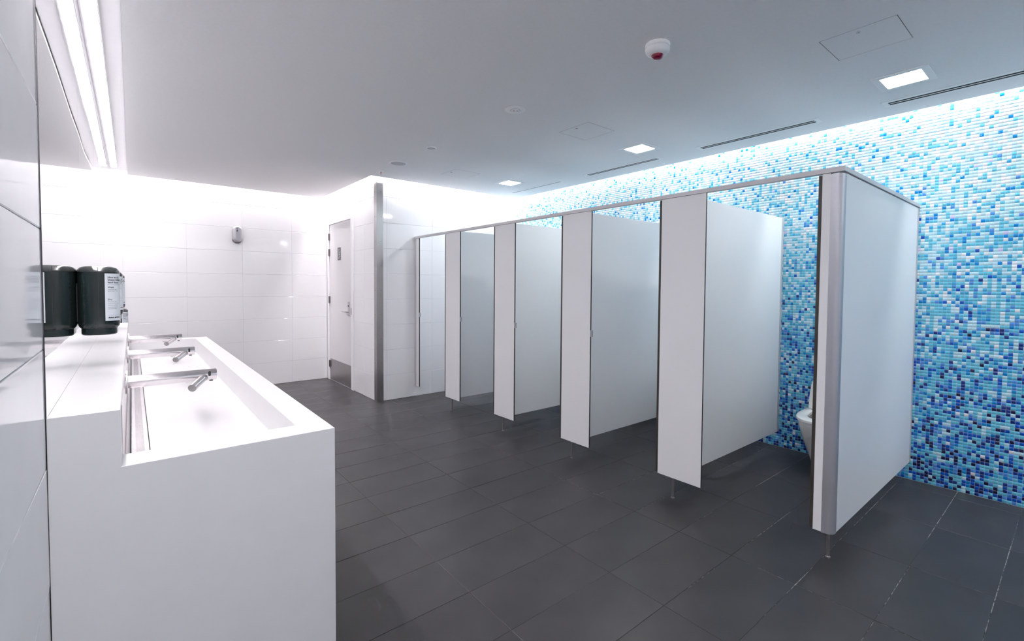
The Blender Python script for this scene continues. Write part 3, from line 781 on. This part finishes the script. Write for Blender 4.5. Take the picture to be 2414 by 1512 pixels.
for (a, b, c, d), l in zip(DOWN, dl):
    t = thing('square_downlight', ((a+c)/2, (b+d)/2, ZC), l, 'light', 'square ceiling downlights')
    w_ = 0.038; fr = MB()
    z0, z1 = ZC-0.004, ZC-0.0002
    fr.box((a, b, z0), (c, b+w_, z1), m_white); fr.box((a, d-w_, z0), (c, d, z1), m_white)
    fr.box((a, b+w_, z0), (a+w_, d-w_, z1), m_white); fr.box((c-w_, b+w_, z0), (c, d-w_, z1), m_white)
    fr.build('frame', t)
    MB().box((a+w_-.001, b+w_-.001, ZC-0.002), (c-w_+.001, d-w_+.001, ZC+0.004), m_down).build('diffuser', t)
    MB().box((a+.022, b+.022, ZC+0.004), (c-.022, d-.022, ZC+0.06), m_white).build('housing', t)
vl = ['farthest linear air vent, in the corner by the back wall', 'second linear air vent from the back wall, above the cubicles', 'third linear air vent from the back wall, near the mosaic wall', 'nearest linear air vent, running out of the frame']
for (a, b, c, d), l in zip(VENT, vl):
    t = thing('air_vent', ((a+c)/2, (b+d)/2, ZC), l, 'vent', 'linear ceiling air vents')
    e = 0.030; z0, z1 = ZC-0.003, ZC-0.0002; fr = MB()
    fr.box((a, b, z0), (a+e, d, z1), m_white); fr.box((c-e, b, z0), (c, d, z1), m_white)
    fr.box((a+e, b, z0), (c-e, b+e, z1), m_white); fr.box((a+e, d-e, z0), (c-e, d, z1), m_white)
    fr.build('frame', t)
    mid = (a+c)/2
    for x in (mid,):
        MB().box((x-0.0045, b+e, ZC-0.0032), (x+0.0045, d-e, ZC-0.0018), m_white).build('blade', t)
    MB().box((a+e-.006, b+e-.006, ZC-0.0018), (c-e+.006, d-e+.006, ZC+0.016), m_slot).build('plenum_shade', t)  # dark block set flush, paints the shade inside the vent slots
# smoke alarm
t = thing('smoke_alarm', (2.156, 1.485, ZC), 'white round smoke alarm with dark red lens on the ceiling', 'alarm')
MB().lathe((2.156, 1.485, ZC), [(0.062, 0), (0.063, 0.003), (0.063, 0.018), (0.060, 0.020), (0.0, 0.020)], m_white, flip=-1, n=40).build('base', t)
MB().lathe((2.156, 1.485, ZC-0.0215), [(0.0, 0), (0.061, 0.0), (0.063, 0.004), (0.062, 0.016), (0.052, 0.028), (0.036, 0.034), (0.030, 0.035), (0.0, 0.035)], m_white, flip=-1, n=40).build('shell', t)
MB().lathe((2.156, 1.485, ZC-0.0565), [(0.030, 0), (0.030, 0.004), (0.027, 0.012), (0.018, 0.019), (0.0, 0.022)], m_red, flip=-1, n=32).build('red_lens', t)
# recessed sensor
t = thing('ceiling_sensor', (2.163, 2.685, ZC), 'round recessed ceiling sensor with tiny pink light', 'sensor')
MB().lathe((2.163, 2.685, ZC), [(0.075, 0), (0.075, 0.002), (0.070, 0.005), (0.038, 0.006), (0.037, 0.004), (0.0, 0.004)], m_white, flip=-1, n=40).build('trim_ring', t)
MB().lathe((2.163, 2.685, ZC-0.004), [(0.036, 0), (0.034, 0.001), (0.034, 0.0012), (0.0, 0.0012)], m_grille, flip=-1, n=32).build('recess', t)
MB().lathe((2.163, 2.685, ZC-0.0052), [(0.032, 0), (0.030, 0.004), (0.0, 0.005)], m_white, flip=-1, n=32).build('sensor_head', t)
for dx, dy in ((-0.010, 0.004), (0.010, -0.012)):
    MB().lathe((2.163+dx, 2.685+dy, ZC-0.0095), [(0.008, 0), (0.006, 0.002), (0.0, 0.002)], m_grille, flip=-1, n=16).build('sensor_eye', t)
MB().lathe((2.150, 2.672, ZC-0.0095), [(0.0035, 0), (0.003, 0.0015), (0.0, 0.002)], m_led, flip=-1, n=12).build('led', t)
for (x, y, r, l) in ((2.166, 3.925, 0.046, 'small round ceiling speaker with grey grille, nearer one'), (2.171, 4.640, 0.093, 'large round ceiling speaker with grey grille near the sprinkler')):
    t = thing('ceiling_speaker', (x, y, ZC), l, 'speaker', 'round ceiling speakers')
    MB().lathe((x, y, ZC), [(r, 0), (r, 0.002), (r*0.97, 0.005), (r*0.86, 0.006), (r*0.84, 0.003)], m_white, flip=-1, n=48).build('rim', t)
    MB().lathe((x, y, ZC), [(r*0.85, 0.0005), (r*0.85, 0.0035), (r*0.4, 0.0045), (0, 0.005)], m_grille, flip=-1, n=40).build('grille', t)
t = thing('fire_sprinkler', (2.178, 5.10, ZC), 'tiny ceiling fire sprinkler with red bulb by the corner guard', 'sprinkler')
MB().lathe((2.178, 5.10, ZC), [(0.030, 0), (0.029, 0.003), (0.012, 0.007), (0.0, 0.007)], m_white, flip=-1, n=24).build('rose', t)
MB().tube((2.178, 5.10, ZC-0.007), (2.178, 5.10, ZC-0.022), 0.0035, m_redb, n=10).build('glass_bulb', t)
mb = MB(); mb.tube((2.172, 5.10, ZC-0.007), (2.172, 5.10, ZC-0.026), 0.0015, m_steel, n=8); mb.tube((2.184, 5.10, ZC-0.007), (2.184, 5.10, ZC-0.026), 0.0015, m_steel, n=8)
mb.lathe((2.178, 5.10, ZC-0.026), [(0.012, 0), (0.012, 0.001), (0.004, 0.003), (0.004, 0.014), (0.0, 0.014)], m_steel, flip=-1, n=16); mb.build('deflector', t)
